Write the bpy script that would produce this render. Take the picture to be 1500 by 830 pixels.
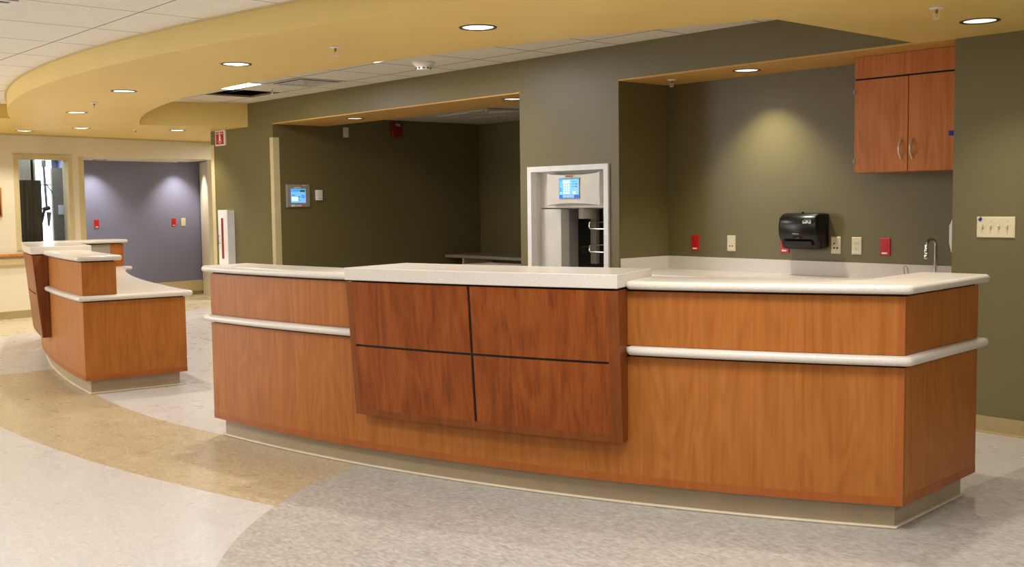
import bpy, bmesh, math, random
from mathutils import Vector, Matrix
random.seed(7)
PI = math.pi
S = bpy.context.scene
COL = S.collection
for o in list(bpy.data.objects): bpy.data.objects.remove(o)

# ------------------------------------------------------------------ camera
def make_camera():
    yaw, p, r, f, h = math.radians(-48.8), math.radians(4.25), math.radians(.69), 1600., 1.46
    fw = Vector((math.sin(yaw)*math.cos(p), math.cos(yaw)*math.cos(p), -math.sin(p)))
    rt = Vector((math.cos(yaw), -math.sin(yaw), 0)); dn = fw.cross(rt)
    r2 = math.cos(r)*rt + math.sin(r)*dn; d2 = -math.sin(r)*rt + math.cos(r)*dn
    cd = bpy.data.cameras.new('camera'); c = bpy.data.objects.new('camera', cd); COL.objects.link(c)
    m = Matrix((r2, -d2, -fw)).transposed().to_4x4(); m.translation = Vector((0, 0, h))
    c.matrix_world = m
    cd.sensor_fit = 'HORIZONTAL'; cd.sensor_width = 36; cd.lens = 36*f/1500; cd.clip_start = .05; cd.clip_end = 200
    S.camera = c
make_camera()

# ------------------------------------------------------------------ world, exposure, large lights
W = bpy.data.worlds.new('world'); S.world = W; W.use_nodes = True
W.node_tree.nodes['Background'].inputs[0].default_value = (1.0, .95, .88, 1)
W.node_tree.nodes['Background'].inputs[1].default_value = .14
S.view_settings.view_transform = 'Standard'; S.view_settings.look = 'None'
S.view_settings.gamma = 1; S.view_settings.use_curve_mapping = False
S.view_settings.exposure = 0.8

def area(name, loc, size, power, color=(1, .93, .82), target=None, sy=None):
    l = bpy.data.lights.new(name, 'AREA'); l.energy = power; l.color = color
    l.shape = 'RECTANGLE'; l.size = size; l.size_y = sy or size
    o = bpy.data.objects.new(name, l); COL.objects.link(o); o.location = loc
    if target: o.rotation_euler = (Vector(target)-Vector(loc)).to_track_quat('-Z', 'Y').to_euler()
    return o
def spot(name, loc, power, size=100, blend=.8, color=(1, .92, .80), rad=.05, target=None):
    l = bpy.data.lights.new(name, 'SPOT'); l.energy = power; l.color = color
    l.spot_size = math.radians(size); l.spot_blend = blend; l.shadow_soft_size = rad
    o = bpy.data.objects.new(name, l); COL.objects.link(o); o.location = loc
    if target: o.rotation_euler = (Vector(target)-Vector(loc)).to_track_quat('-Z', 'Y').to_euler()
    return o
# light of unseen corridor troffers, plus two lamps added to brighten the far wall
WARM = (1, .975, .94)
for x, y, z, pw in [(-2.4, 2.9, 2.56, 31), (-4.9, .9, 2.56, 28), (1.0, 3.0, 2.56, 26), (-8.5, -.3, 2.56, 38), (-11.5, .2, 2.56, 36), (-14.2, .6, 2.40, 42), (-14.6, 8.8, 2.40, 45), (-2.0, -2.0, 2.56, 34), (1.5, 0, 2.56, 34)]:
    area('troffer_and_fill_light', (x, y, z), 1.2, pw, WARM, sy=.6)
# daylight from windows at the far left end of the corridor
area('daylight', (-13.2, -2.5, 1.5), 3.0, 90, (.78, .87, 1.0), target=(-9.5, 3.2, .6), sy=2.0)

# ------------------------------------------------------------------ materials
def lin(c):
    c = [v/255 for v in c]
    return tuple((v/12.92 if v <= .04045 else ((v+.055)/1.055)**2.4) for v in c) + (1,)
MATS = {}
class NB:
    def __init__(s, name):
        s.m = bpy.data.materials.new(name); s.m.use_nodes = True; s.t = s.m.node_tree; s.n = s.t.nodes; s.l = s.t.links
        s.b = s.n['Principled BSDF']; MATS[name] = s.m
    def new(s, typ, **kw):
        n = s.n.new(typ)
        for k, v in kw.items(): setattr(n, k, v)
        return n
    def inp(s, sock, v):
        if isinstance(v, bpy.types.NodeSocket): s.l.new(v, sock)
        else: sock.default_value = v
    def math(s, op, a, b=None, c=None, clamp=False):
        n = s.new('ShaderNodeMath', operation=op, use_clamp=clamp); s.inp(n.inputs[0], a)
        if b is not None: s.inp(n.inputs[1], b)
        if c is not None: s.inp(n.inputs[2], c)
        return n.outputs[0]
    def coord(s, kind='Object'): return s.new('ShaderNodeTexCoord').outputs[kind]
    def mapping(s, v, scale=(1, 1, 1), rot=(0, 0, 0)):
        n = s.new('ShaderNodeMapping'); s.l.new(v, n.inputs[0]); n.inputs['Scale'].default_value = scale; n.inputs['Rotation'].default_value = rot
        return n.outputs[0]
    def noise(s, v, scale, detail=2, rough=.5, dist=0):
        n = s.new('ShaderNodeTexNoise'); s.l.new(v, n.inputs['Vector']); n.inputs['Scale'].default_value = scale
        n.inputs['Detail'].default_value = detail; n.inputs['Roughness'].default_value = rough; n.inputs['Distortion'].default_value = dist
        return n.outputs[0]
    def ramp(s, f, stops):
        n = s.new('ShaderNodeValToRGB'); s.l.new(f, n.inputs[0]); e = n.color_ramp.elements
        while len(e) < len(stops): e.new(.5)
        for i, (p, c) in enumerate(stops): e[i].position = p; e[i].color = c if len(c) == 4 else tuple(c)+(1,)
        return n.outputs[0]
    def mix(s, f, a, b, mode='MIX'):
        n = s.new('ShaderNodeMix', data_type='RGBA', blend_type=mode); s.inp(n.inputs[0], f); s.inp(n.inputs[6], a); s.inp(n.inputs[7], b)
        return n.outputs[2]
    def bump(s, h, strength=.1, dist=.01):
        n = s.new('ShaderNodeBump'); n.inputs['Strength'].default_value = strength; n.inputs['Distance'].default_value = dist
        s.l.new(h, n.inputs['Height']); s.l.new(n.outputs[0], s.b.inputs['Normal'])
    def set(s, **kw):
        for k, v in kw.items(): s.inp(s.b.inputs[k.replace('_', ' ')], v)
        return s

def plain(name, rgb, rough=.5, metal=0, var=.04, spec=.5):
    m = NB(name); c = lin(rgb)
    nz = m.noise(m.coord(), 6, 3)
    d = tuple(v*(1-var) for v in c[:3])+(1,); e = tuple(min(1, v*(1+var)) for v in c[:3])+(1,)
    m.set(Base_Color=m.ramp(nz, [(.35, d), (.65, e)]), Roughness=rough, Metallic=metal)
    m.b.inputs['Specular IOR Level'].default_value = spec
    return m.m
def paint(name, rgb, rough=.55):
    m = NB(name); c = lin(rgb); co = m.coord()
    nz = m.noise(co, 1.3, 2)
    d = tuple(v*.96 for v in c[:3])+(1,); e = tuple(min(1, v*1.04) for v in c[:3])+(1,)
    m.set(Base_Color=m.ramp(nz, [(.3, d), (.7, e)]), Roughness=rough)
    m.bump(m.noise(co, 140, 3), .12, .003)
    return m.m
def wood(name, dark, mid, light, rough=.32, fig=1.0):
    m = NB(name); co = m.coord()
    v1 = m.mapping(co, (3.2, 3.2, .55)); n1 = m.noise(v1, 1.6, 2, .5, .7)
    v2 = m.mapping(co, (34, 34, .9)); n2 = m.noise(v2, 1.0, 4, .6, .3)
    v3 = m.mapping(co, (150, 150, 4.0)); n3 = m.noise(v3, 1.0, 2, .6)
    rings = m.math('FRACT', m.math('MULTIPLY', n1, 7.0*fig))
    rings = m.math('PINGPONG', rings, .5)
    f = m.math('ADD', m.math('MULTIPLY', rings, .35), m.math('MULTIPLY', n2, .62))
    f = m.math('ADD', f, m.math('MULTIPLY', m.math('SUBTRACT', n3, .5), .35))
    fl = m.noise(m.mapping(co, (22, 22, 5)), 1.0, 2, .5, .8)     # small dark flecks of the figure
    fleck = m.math('GREATER_THAN', fl, .70)
    col = m.ramp(f, [(.18, lin(dark)), (.42, lin(mid)), (.68, lin(light))])
    col = m.mix(m.math('MULTIPLY', fleck, .22), col, lin(dark))
    m.set(Base_Color=col, Roughness=rough)
    m.b.inputs['Specular IOR Level'].default_value = .22
    return m.m
wood('maple', (152, 88, 34), (168, 102, 44), (178, 114, 54), .38)
wood('maple_edge', (148, 80, 34), (160, 90, 40), (168, 98, 48), .38, .4)
wood('cherry', (108, 50, 16), (136, 68, 22), (156, 86, 34), .34, .7)
wood('cherry_edge', (104, 54, 20), (124, 66, 26), (136, 76, 34), .38, .5)
wood('cabinet_wood', (176, 104, 54), (198, 122, 66), (210, 136, 78), .34, .7)
wood('handrail_wood', (160, 100, 50), (190, 125, 66), (205, 142, 84), .35)
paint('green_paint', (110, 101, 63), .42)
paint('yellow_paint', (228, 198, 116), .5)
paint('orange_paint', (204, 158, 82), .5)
paint('beige_paint', (228, 219, 194), .5)
paint('blue_paint', (126, 128, 156), .5)
plain('cove_base', (166, 146, 116), .4)
plain('cove_lip', (212, 198, 170), .35)
plain('tan_base', (170, 150, 108), .4)
plain('corner_guard', (206, 190, 146), .4)
plain('black', (12, 11, 10), .6)
plain('reveal', (26, 14, 8), .7)
plain('ivory', (222, 212, 176), .35)
plain('red_plastic', (190, 16, 20), .35)
plain('dark_red', (120, 14, 16), .4)
plain('white_plastic', (228, 226, 220), .35)
plain('white_metal', (236, 236, 236), .35)
plain('putty', (222, 220, 210), .4)
plain('putty_dark', (150, 144, 130), .45)
plain('slot', (70, 54, 36), .6)
plain('grey_laminate', (150, 140, 122), .5)
plain('grey_metal', (120, 120, 116), .35, .6)
plain('lamp_rim', (74, 56, 42), .4, .3)
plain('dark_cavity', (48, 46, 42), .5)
plain('curtain_fabric', (92, 91, 82), .9)
plain('curtain_mesh', (228, 236, 238), .9)
plain('tape_blue', (30, 34, 150), .6)
plain('red_ink', (196, 60, 40), .6)
plain('white_ink', (236, 236, 236), .6)
plain('green_ink', (70, 150, 110), .6)
plain('brushed', (214, 196, 176), .35, .5)
plain('bronze', (150, 118, 90), .3, .9)
plain('picture_dark', (34, 34, 40), .3)
m = NB('chrome'); m.set(Base_Color=lin((225, 225, 225)), Metallic=1.0, Roughness=m.ramp(m.noise(m.coord(), 20), [(0, (.08, .08, .08)), (1, (.14, .14, .14))]))
m = NB('glossy_black'); m.set(Base_Color=lin((14, 14, 15)), Roughness=m.ramp(m.noise(m.coord(), 8), [(0, (.26, .26, .26)), (1, (.32, .32, .32))])); m.b.inputs['Specular IOR Level'].default_value = .5
m = NB('reflector'); m.set(Base_Color=lin((235, 232, 226)), Metallic=.85, Roughness=m.ramp(m.noise(m.coord(), 30), [(0, (.18, .18, .18)), (1, (.3, .3, .3))]))
m = NB('glass'); m.set(Base_Color=(.96, .98, .98, 1), Roughness=.02); m.b.inputs['Transmission Weight'].default_value = 1; m.b.inputs['IOR'].default_value = 1.02
def emit(name, rgb, strength, pattern=None):
    m = NB(name); c = lin(rgb)
    nz = m.noise(m.coord(), 5, 1)
    col = m.ramp(nz, [(0, tuple(v*.95 for v in c[:3])), (1, c)])
    m.set(Base_Color=col, Emission_Color=col); m.b.inputs['Emission Strength'].default_value = strength
    m.m.cycles.emission_sampling = 'NONE'      # the lamp objects carry the light
    return m.m
emit('lamp_glow', (255, 244, 228), 5.0)
emit('panel_glow', (255, 252, 255), 7.0)
emit('sky_glow', (225, 242, 255), 1.7)
emit('screen_blue', (70, 150, 225), .5)
emit('screen_light', (205, 232, 245), .5)
emit('screen_mid', (120, 180, 235), .5)
emit('screen_teal', (60, 160, 170), .5)
emit('screen_deep', (30, 90, 190), .45)
emit('screen_green', (20, 90, 70), .6)
emit('red_led', (220, 10, 10), .5)

# solid surface with speckle
m = NB('solid_surface'); co = m.coord()
sp = m.noise(co, 260, 1); s2 = m.noise(co, 170, 1)
col = m.mix(m.math('GREATER_THAN', sp, .66), lin((216, 208, 197)), lin((236, 231, 223)))
col = m.mix(m.math('MULTIPLY', m.math('GREATER_THAN', s2, .68), .5), col, lin((176, 166, 150)))
m.set(Base_Color=col, Roughness=.22); m.b.inputs['Specular IOR Level'].default_value = .5
# acoustic ceiling tile: grid lines every s metres
def tile_mat(name, rgb, sx, ox, sy, oy, line=.011):
    m = NB(name); co = m.coord(); sep = m.new('ShaderNodeSeparateXYZ'); m.l.new(co, sep.inputs[0])
    def ln(v, s, o):
        f = m.math('FRACT', m.math('DIVIDE', m.math('SUBTRACT', v, o), s)); f = m.math('ABSOLUTE', m.math('SUBTRACT', f, .5))
        d = m.math('MULTIPLY', m.math('SUBTRACT', .5, f), s)            # distance to the line
        return m.math('LESS_THAN', d, line/2), m.math('LESS_THAN', d, .014)
    a, aw = ln(sep.outputs[0], sx, ox); b, bw = ln(sep.outputs[1], sy, oy)
    l1 = m.math('MAXIMUM', a, b)
    spk = m.noise(co, 90, 2, .6)
    c = lin(rgb)
    col = m.ramp(spk, [(.30, tuple(v*.80 for v in c[:3])), (.42, c), (.7, tuple(min(1, v*1.04) for v in c[:3]))])
    col = m.mix(l1, col, lin((150, 128, 98)))
    m.set(Base_Color=col, Roughness=.85)
    m.bump(spk, .25, .004)
    return m.m
tile_mat('ceiling_tile_corridor', (236, 231, 222), .74, -6.308, .69, 2.655)
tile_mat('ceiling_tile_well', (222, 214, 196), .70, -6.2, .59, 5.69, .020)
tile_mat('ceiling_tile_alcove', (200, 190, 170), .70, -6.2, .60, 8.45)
# sheet floor with inlaid curves
def floor_mat():
    m = NB('sheet_floor'); co = m.coord(); sep = m.new('ShaderNodeSeparateXYZ'); m.l.new(co, sep.inputs[0]); X, Y = sep.outputs[0], sep.outputs[1]
    def circ(cx, cy, r):    # 1 inside
        dx = m.math('SUBTRACT', X, cx); dy = m.math('SUBTRACT', Y, cy)
        d = m.math('SQRT', m.math('ADD', m.math('MULTIPLY', dx, dx), m.math('MULTIPLY', dy, dy)))
        return m.math('LESS_THAN', d, r)
    def marb(c, amp=1.0, k=0):
        v = m.mapping(co, (1, 1.9, 1), (0, 0, .5+k)); n1 = m.noise(v, 7, 3, .55, .3)
        v2 = m.mapping(co, (24, 62, 1), (0, 0, .35+k)); n2 = m.noise(v2, 1, 0, .5, .6)
        v3 = m.mapping(co, (44, 22, 1), (0, 0, .9+k)); n3 = m.noise(v3, 1, 0, .5, .6)
        c = lin(c); dk = tuple(v*(1-.22*amp) for v in c[:3]); lt = tuple(min(1, v*(1+.14*amp)) for v in c[:3])
        col = m.ramp(n1, [(.22, dk), (.5, c), (.80, lt)])
        v4 = m.mapping(co, (26, 54, 1), (0, 0, .55+k)); n4 = m.noise(v4, 1, 1, .6, .3)
        g4 = m.ramp(n4, [(.30, (1-.24*amp,)*3+(1,)), (.5, (1, 1, 1, 1)), (.66, (1+.22*amp,)*3+(1,))])
        col = m.mix(1.0, col, g4, 'MULTIPLY')
        wh = m.math('MULTIPLY', m.math('MULTIPLY', m.math('SUBTRACT', n2, .58), 7.0, clamp=True), .5*amp); dkk = m.math('MULTIPLY', m.math('MULTIPLY', m.math('SUBTRACT', n3, .60), 5.0, clamp=True), .3*amp)
        col = m.mix(wh, col, tuple(min(1, v*1.45) for v in c[:3])+(1,))
        return m.mix(dkk, col, tuple(v*.62 for v in c[:3])+(1,))
    light = marb((198, 193, 188), .26); tan = marb((182, 164, 132), .65, .4); gray = marb((174, 169, 161), .72, 1.1)
    far_tan = marb((198, 184, 152), .5, .2)
    in1 = circ(-7.6, 13.34, 11.16); in2 = circ(-7.56, 9.56, 6.51); g = circ(-2.28, 4.42, 3.05)
    band = m.math('MULTIPLY', in1, m.math('SUBTRACT', 1, in2))
    band = m.math('MULTIPLY', band, m.math('GREATER_THAN', X, -10.15))
    band = m.math('MULTIPLY', band, m.math('LESS_THAN', Y, 4.4))
    col = m.mix(band, light, tan)
    col = m.mix(m.math('LESS_THAN', m.math('ADD', X, m.math('MULTIPLY', Y, .45)), -11.5), col, far_tan)
    notin = m.math('MULTIPLY', m.math('LESS_THAN', X, -2.56), m.math('GREATER_THAN', Y, 4.7))
    g = m.math('MULTIPLY', g, m.math('SUBTRACT', 1, notin))
    col = m.mix(g, col, gray)
    m.set(Base_Color=col, Roughness=m.ramp(m.noise(co, 5, 2), [(.3, (.26, .26, .26)), (.7, (.34, .34, .34))]))
    m.b.inputs['Specular IOR Level'].default_value = .5
floor_mat()

# ------------------------------------------------------------------ mesh helpers
class MB:
    def __init__(s): s.v = []; s.f = []
    def add(s, vs, fs):
        o = len(s.v); s.v += [tuple(v) for v in vs]; s.f += [tuple(i+o for i in f) for f in fs]; return s
    def box(s, x0, x1, y0, y1, z0, z1):
        return s.add([(x0,y0,z0),(x1,y0,z0),(x1,y1,z0),(x0,y1,z0),(x0,y0,z1),(x1,y0,z1),(x1,y1,z1),(x0,y1,z1)],
                     [(0,3,2,1),(4,5,6,7),(0,1,5,4),(1,2,6,5),(2,3,7,6),(3,0,4,7)])
    def rbox(s, x0, x1, y0, y1, z0, z1, b=.004):   # box with chamfered front (-y) edges
        vs = [(x0,y1,z0),(x1,y1,z0),(x1,y1,z1),(x0,y1,z1),(x0,y0+b,z0),(x1,y0+b,z0),(x1,y0+b,z1),(x0,y0+b,z1),
              (x0+b,y0,z0+b),(x1-b,y0,z0+b),(x1-b,y0,z1-b),(x0+b,y0,z1-b)]
        return s.add(vs, [(0,3,2,1)[::-1],(0,1,5,4),(1,2,6,5),(2,3,7,6),(3,0,4,7),(4,5,9,8),(5,6,10,9),(6,7,11,10),(7,4,8,11),(8,9,10,11)])
    def prism(s, P, z0, z1):
        n = len(P)
        return s.add([(x,y,z0) for x,y in P]+[(x,y,z1) for x,y in P],
            [tuple(range(n))[::-1], tuple(range(n, 2*n))]+[(i,(i+1)%n,n+(i+1)%n,n+i) for i in range(n)])
    def loft(s, rings, cap=True, closed=True):
        n = len(rings[0]); o = len(s.v)
        for r in rings: s.v += [tuple(p) for p in r]
        for k in range(len(rings)-1):
            for i in range(n if closed else n-1):
                j = (i+1) % n; s.f.append((o+k*n+i, o+k*n+j, o+(k+1)*n+j, o+(k+1)*n+i))
        if cap: s.f.append(tuple(o+i for i in range(n))[::-1]); s.f.append(tuple(o+(len(rings)-1)*n+i for i in range(n)))
        return s
    def tube(s, pts, r, n=8, cap=True):
        pts = [Vector(p) for p in pts]; rings = []
        up = None
        for i, p in enumerate(pts):
            t = (pts[min(i+1, len(pts)-1)]-pts[max(i-1, 0)]).normalized()
            if up is None: up = t.orthogonal().normalized()
            up = (up - t*up.dot(t)).normalized(); w = t.cross(up)
            rr = r[i] if isinstance(r, (list, tuple)) else r
            rings.append([p+(up*math.cos(a)+w*math.sin(a))*rr for a in [2*PI*k/n for k in range(n)]])
        return s.loft(rings, cap)
    def lathe(s, prof, n=24, c=(0, 0)):   # prof [(r,z)]
        rings = [[(c[0]+r*math.cos(2*PI*k/n), c[1]+r*math.sin(2*PI*k/n), z) for k in range(n)] for r, z in prof]
        return s.loft(rings, False)
    def build(s, name, mat, parent=None, smooth=None, recalc=True):
        me = bpy.data.meshes.new(name); me.from_pydata(s.v, [], s.f)
        if recalc:
            bm = bmesh.new(); bm.from_mesh(me); bmesh.ops.recalc_face_normals(bm, faces=bm.faces); bm.to_mesh(me); bm.free()
        me.materials.append(MATS[mat] if isinstance(mat, str) else mat)
        if smooth:
            me.shade_smooth(); me.set_sharp_from_angle(angle=math.radians(smooth))
        o = bpy.data.objects.new(name, me); COL.objects.link(o)
        if parent: o.parent = parent
        return o
def tag(o, label=None, cat=None, group=None, kind=None):
    if label: o['label'] = label
    if cat: o['category'] = cat
    if group: o['group'] = group
    if kind: o['kind'] = kind
    return o
def thing(name, label, cat, loc=(0,0,0), rz=0, group=None):
    o = bpy.data.objects.new(name, None); COL.objects.link(o); o.location = loc; o.rotation_euler = (0, 0, rz)
    o.empty_display_size = .1
    return tag(o, label, cat, group)
def struct(name, mb, mat, parent=None, smooth=None):
    o = mb.build(name, mat, parent, smooth)
    if not parent: o['kind'] = 'structure'
    return o
def copy_tree(o, parent=None):
    c = o.copy(); COL.objects.link(c)
    if parent: c.parent = parent
    for ch in list(o.children): copy_tree(ch, c)
    return c
def text_part(txt, size, mat, parent, loc, name='lettering', depth=.0006, rot=(PI/2, 0, 0), align='CENTER', bold=0):
    cu = bpy.data.curves.new(name, 'FONT'); cu.body = txt; cu.size = size; cu.extrude = depth; cu.align_x = align; cu.align_y = 'CENTER'; cu.offset = bold
    t = bpy.data.objects.new(name, cu); COL.objects.link(t)
    dg = bpy.context.evaluated_depsgraph_get(); me = bpy.data.meshes.new_from_object(t.evaluated_get(dg))
    bpy.data.objects.remove(t); bpy.data.curves.remove(cu)
    me.transform(Matrix.Translation(loc) @ Matrix.Rotation(rot[2], 4, 'Z') @ Matrix.Rotation(rot[0], 4, 'X'))
    me.materials.clear(); me.materials.append(MATS[mat]); o = bpy.data.objects.new(name, me); COL.objects.link(o); o.parent = parent
    return o

def pol(C, R, a):
    a = math.radians(a); return (C[0]+R*math.sin(a), C[1]-R*math.cos(a))
def arc(C, R, a0, a1, step=.5):
    n = max(2, int(abs(a1-a0)/step)+1); return [pol(C, R, a0+(a1-a0)*i/(n-1)) for i in range(n)]
def ccw(P):
    A = sum(P[i][0]*P[(i+1)%len(P)][1]-P[(i+1)%len(P)][0]*P[i][1] for i in range(len(P)))
    return P if A > 0 else P[::-1]
def inset(P, d):    # P ccw; offset inwards by d (mitred)
    n = len(P); out = []
    for i in range(n):
        p0, p, p1 = Vector(P[i-1]), Vector(P[i]), Vector(P[(i+1)%n])
        e0 = (p-p0).normalized(); e1 = (p1-p).normalized(); n0 = Vector((-e0.y, e0.x)); n1 = Vector((-e1.y, e1.x))
        k = n0+n1; L = k.length
        if L < 1e-6: out.append(tuple(p+n0*d)); continue
        k /= L; c = max(.35, k.dot(n0)); out.append(tuple(p+k*(d/c)))
    return out
def round_corners(P, r=.03):
    n = len(P); out = []
    for i in range(n):
        a, b, c = Vector(P[i-1]), Vector(P[i]), Vector(P[(i+1)%n]); u = (a-b); v = (c-b)
        if min(u.length, v.length) < r*1.05: out.append(tuple(b)); continue
        u.normalize(); v.normalize(); ang = math.acos(max(-1, min(1, u.dot(v))))
        if ang > math.radians(135): out.append(tuple(b)); continue
        p, q = b+u*r, b+v*r
        for k in range(6):
            t = k/5; out.append(tuple(p*(1-t)**2+b*2*t*(1-t)+q*t*t))
    return out
def slab(P, z0, z1, name, mat, parent, r=None, square=False, corners=True):
    """worktop slab with bullnosed (or square, slightly eased) edge"""
    P = ccw(P); P = P if square or not corners else round_corners(P); h = (z1-z0)/2; mb = MB(); rings = []
    if square: prof = [(.003, z0), (0, z0+.003), (0, z1-.003), (.003, z1)]
    else:
        r = h if r is None else r
        prof = [(r*(1-math.cos(math.radians(t))), z0+h+h*math.sin(math.radians(t))) for t in (-90,-70,-50,-30,-10,10,30,50,70,90)]
    for d, z in prof: rings.append([(x, y, z) for x, y in inset(P, d)])
    mb.loft(rings); return mb.build(name, mat, parent, smooth=35)

# ------------------------------------------------------------------ the setting
YW = 6.62
struct('floor', MB().box(-19, 5, -6, 10.4, -.1, 0), 'sheet_floor')
CS = (-7.87, 16.2); RO, RI = 13.25, 11.93
CO = [2.2552e-05, -3.0429e-05, -0.001373343, 0.036515993, 0.001248926, 2.964165931]
def yarc(x, R):
    if R >= RO:      # outer face of the soffit, a very flat curve
        v = 0.
        for k in CO: v = v*(x+8)+k
        return v-(R-RO)
    return CS[1]-math.sqrt(R*R-(x-CS[0])**2)
def xs(a, b, n): return [a+(b-a)*i/n for i in range(n+1)]
# corridor ceiling (lower ceiling at the far end is part of the yellow soffit)
XF = -12.69
P = [(XF, -6), (5, -6), (5, 6.6)] + [(x, yarc(x, RO)) for x in xs(1.3, XF, 60)]
struct('ceiling', MB().prism(ccw(P), 2.595, 2.66), 'ceiling_tile_corridor')
# soffit: one solid with holes for the recessed lights
P = [(x, yarc(x, RO)) for x in xs(1.27, XF, 70)] + [(XF, -6), (-16.6, -6), (-16.6, 10.2), (-13.59, 10.2), (-13.59, YW), (-12.55, YW)]
P += [(x, yarc(x, RI)) for x in xs(-12.9, -3.6, 60)] + [(-3.6, YW), (1.27, YW)]
sof = MB().prism(ccw(P), 2.44, 2.80).build('ceiling', 'yellow_paint', smooth=20); sof['kind'] = 'structure'
SOFFIT_LIGHTS = [(-4.79, 3.963), (-7.03, 3.632), (-9.205, 3.707), (-11.52, 4.137), (-13.766, 4.989), (-2.70, 4.70), (-2.93, 6.067), (-13.525, 6.132), (-14.604, 4.577)]
NICHE_LIGHTS = [(-5.13, 6.885)]
OPENING_LIGHTS = [(-10.657, 6.97), (-7.87, 6.93)]
LR = .098
def cut(obj, pts, z0, z1):
    mb = MB()
    for x, y in pts: mb.prism([(x+LR*math.cos(2*PI*k/28), y+LR*math.sin(2*PI*k/28)) for k in range(28)], z0, z1)
    c = mb.build('cutter', 'black'); md = obj.modifiers.new('holes', 'BOOLEAN'); md.operation = 'DIFFERENCE'; md.solver = 'EXACT'; md.object = c
    dg = bpy.context.evaluated_depsgraph_get(); me = bpy.data.meshes.new_from_object(obj.evaluated_get(dg))
    obj.modifiers.clear(); obj.data = me; bpy.data.objects.remove(c)
    for i, m_ in enumerate(me.materials):
        if m_ is None or m_.name == 'black': me.materials[i] = MATS['white_metal']
cut(sof, [p for i, p in enumerate(SOFFIT_LIGHTS) if i != 5], 2.3, 2.6)
# white metal angle where the tiles meet the soffit
st = MB()
pts = [(x, yarc(x, RO)) for x in xs(1.3, XF, 70)]; pin = [(x, yarc(x, RO+.022)) for x in xs(1.3, XF, 70)]
st.prism(ccw(pts+pin[::-1]), 2.588, 2.595)
struct('trim_1', st, 'corner_guard')
# tile ceiling over the nurse station, one tile missing
hx0, hx1, hy0, hy1 = -11.8, -11.1, 5.69, 6.28
zc = 2.73
w = MB(); X0, X1, Y0, Y1 = -12.95, -3.5, 4.0, YW+.02
w.box(X0, hx0, Y0, Y1, zc, zc+.02).box(hx1, X1, Y0, Y1, zc, zc+.02).box(hx0, hx1, Y0, hy0, zc, zc+.02).box(hx0, hx1, hy1, Y1, zc, zc+.02)
struct('ceiling', w, 'ceiling_tile_well')
pl = MB(); pl.box(hx0-.1, hx1+.1, hy0-.1, hy1+.1, zc+.45, zc+.47)
pl.box(hx0-.12, hx0-.1, hy0-.1, hy1+.1, zc+.02, zc+.47).box(hx1+.1, hx1+.12, hy0-.1, hy1+.1, zc+.02, zc+.47).box(hx0-.1, hx1+.1, hy0-.12, hy0-.1, zc+.02, zc+.47).box(hx0-.1, hx1+.1, hy1+.1, hy1+.12, zc+.02, zc+.47)
struct('trim_2', pl, 'black')
struct('trim_3', MB().box(hx0-.09, hx1+.09, 6.0, 6.05, zc+.05, zc+.09), 'grey_metal')
# green walls
g = MB()
g.box(-13.59, -11.93, YW, 10.2, 0, 2.9)
g.box(-7.43, -7.30, YW, 9.9, 0, 2.9).box(-6.33, -6.21, YW, 9.9, 0, 2.9).box(-7.30, -6.33, YW, 9.9, 1.76, 2.9).box(-7.30, -6.33, 7.3, 9.9, 0, 1.76)
g.box(-6.21, -3.35, 7.24, 9.9, 0, 2.9)
g.box(-3.35, 5, YW, 9.9, 0, 2.9)
g.box(-11.93, -7.43, 9.865, 10.2, 0, 2.9)
struct('wall_back', g, 'green_paint')
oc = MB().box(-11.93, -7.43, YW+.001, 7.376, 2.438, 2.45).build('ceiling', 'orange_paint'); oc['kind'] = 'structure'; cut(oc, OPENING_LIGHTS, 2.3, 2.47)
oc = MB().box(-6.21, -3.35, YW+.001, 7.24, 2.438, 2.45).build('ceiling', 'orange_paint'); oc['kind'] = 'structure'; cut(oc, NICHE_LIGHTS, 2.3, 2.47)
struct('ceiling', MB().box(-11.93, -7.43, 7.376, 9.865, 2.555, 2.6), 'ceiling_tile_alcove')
# the header blocks are solid: the cans sit in sleeves cut below
for x0, x1, y1, L in ((-11.93, -7.43, 7.376, OPENING_LIGHTS), (-6.21, -3.35, 7.24, NICHE_LIGHTS)):
    hb = MB().box(x0, x1, YW, y1, 2.45, 2.9).build('wall_back', 'green_paint'); hb['kind'] = 'structure'; cut(hb, L, 2.4, 2.56)
def base(name, x0, x1, y, mat='tan_base'):
    b = MB(); b.box(x0, x1, y-.006, y, 0, .103); b.loft([[(x, y-.006, .012), (x, y-.010, .006), (x, y-.024, .001), (x, y-.024, 0), (x, y, 0), (x, y, .012)] for x in (x0, x1)])
    return struct(name, b, mat)
base('baseboard_right', -3.35, 5, YW); base('baseboard_left', -13.59, -11.93, YW)
# corner guards
struct('trim_4', MB().prism([(-12.005, YW-.004), (-11.926, YW-.004), (-11.926, YW+.08), (-11.93, YW+.08), (-11.93, YW), (-12.005, YW)], .103, 2.28), 'corner_guard')
struct('trim_5', MB().prism([(-13.594, YW-.004), (-13.50, YW-.004), (-13.50, YW), (-13.59, YW), (-13.59, YW+.08), (-13.594, YW+.08)], .103, 2.26), 'corner_guard')

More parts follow.
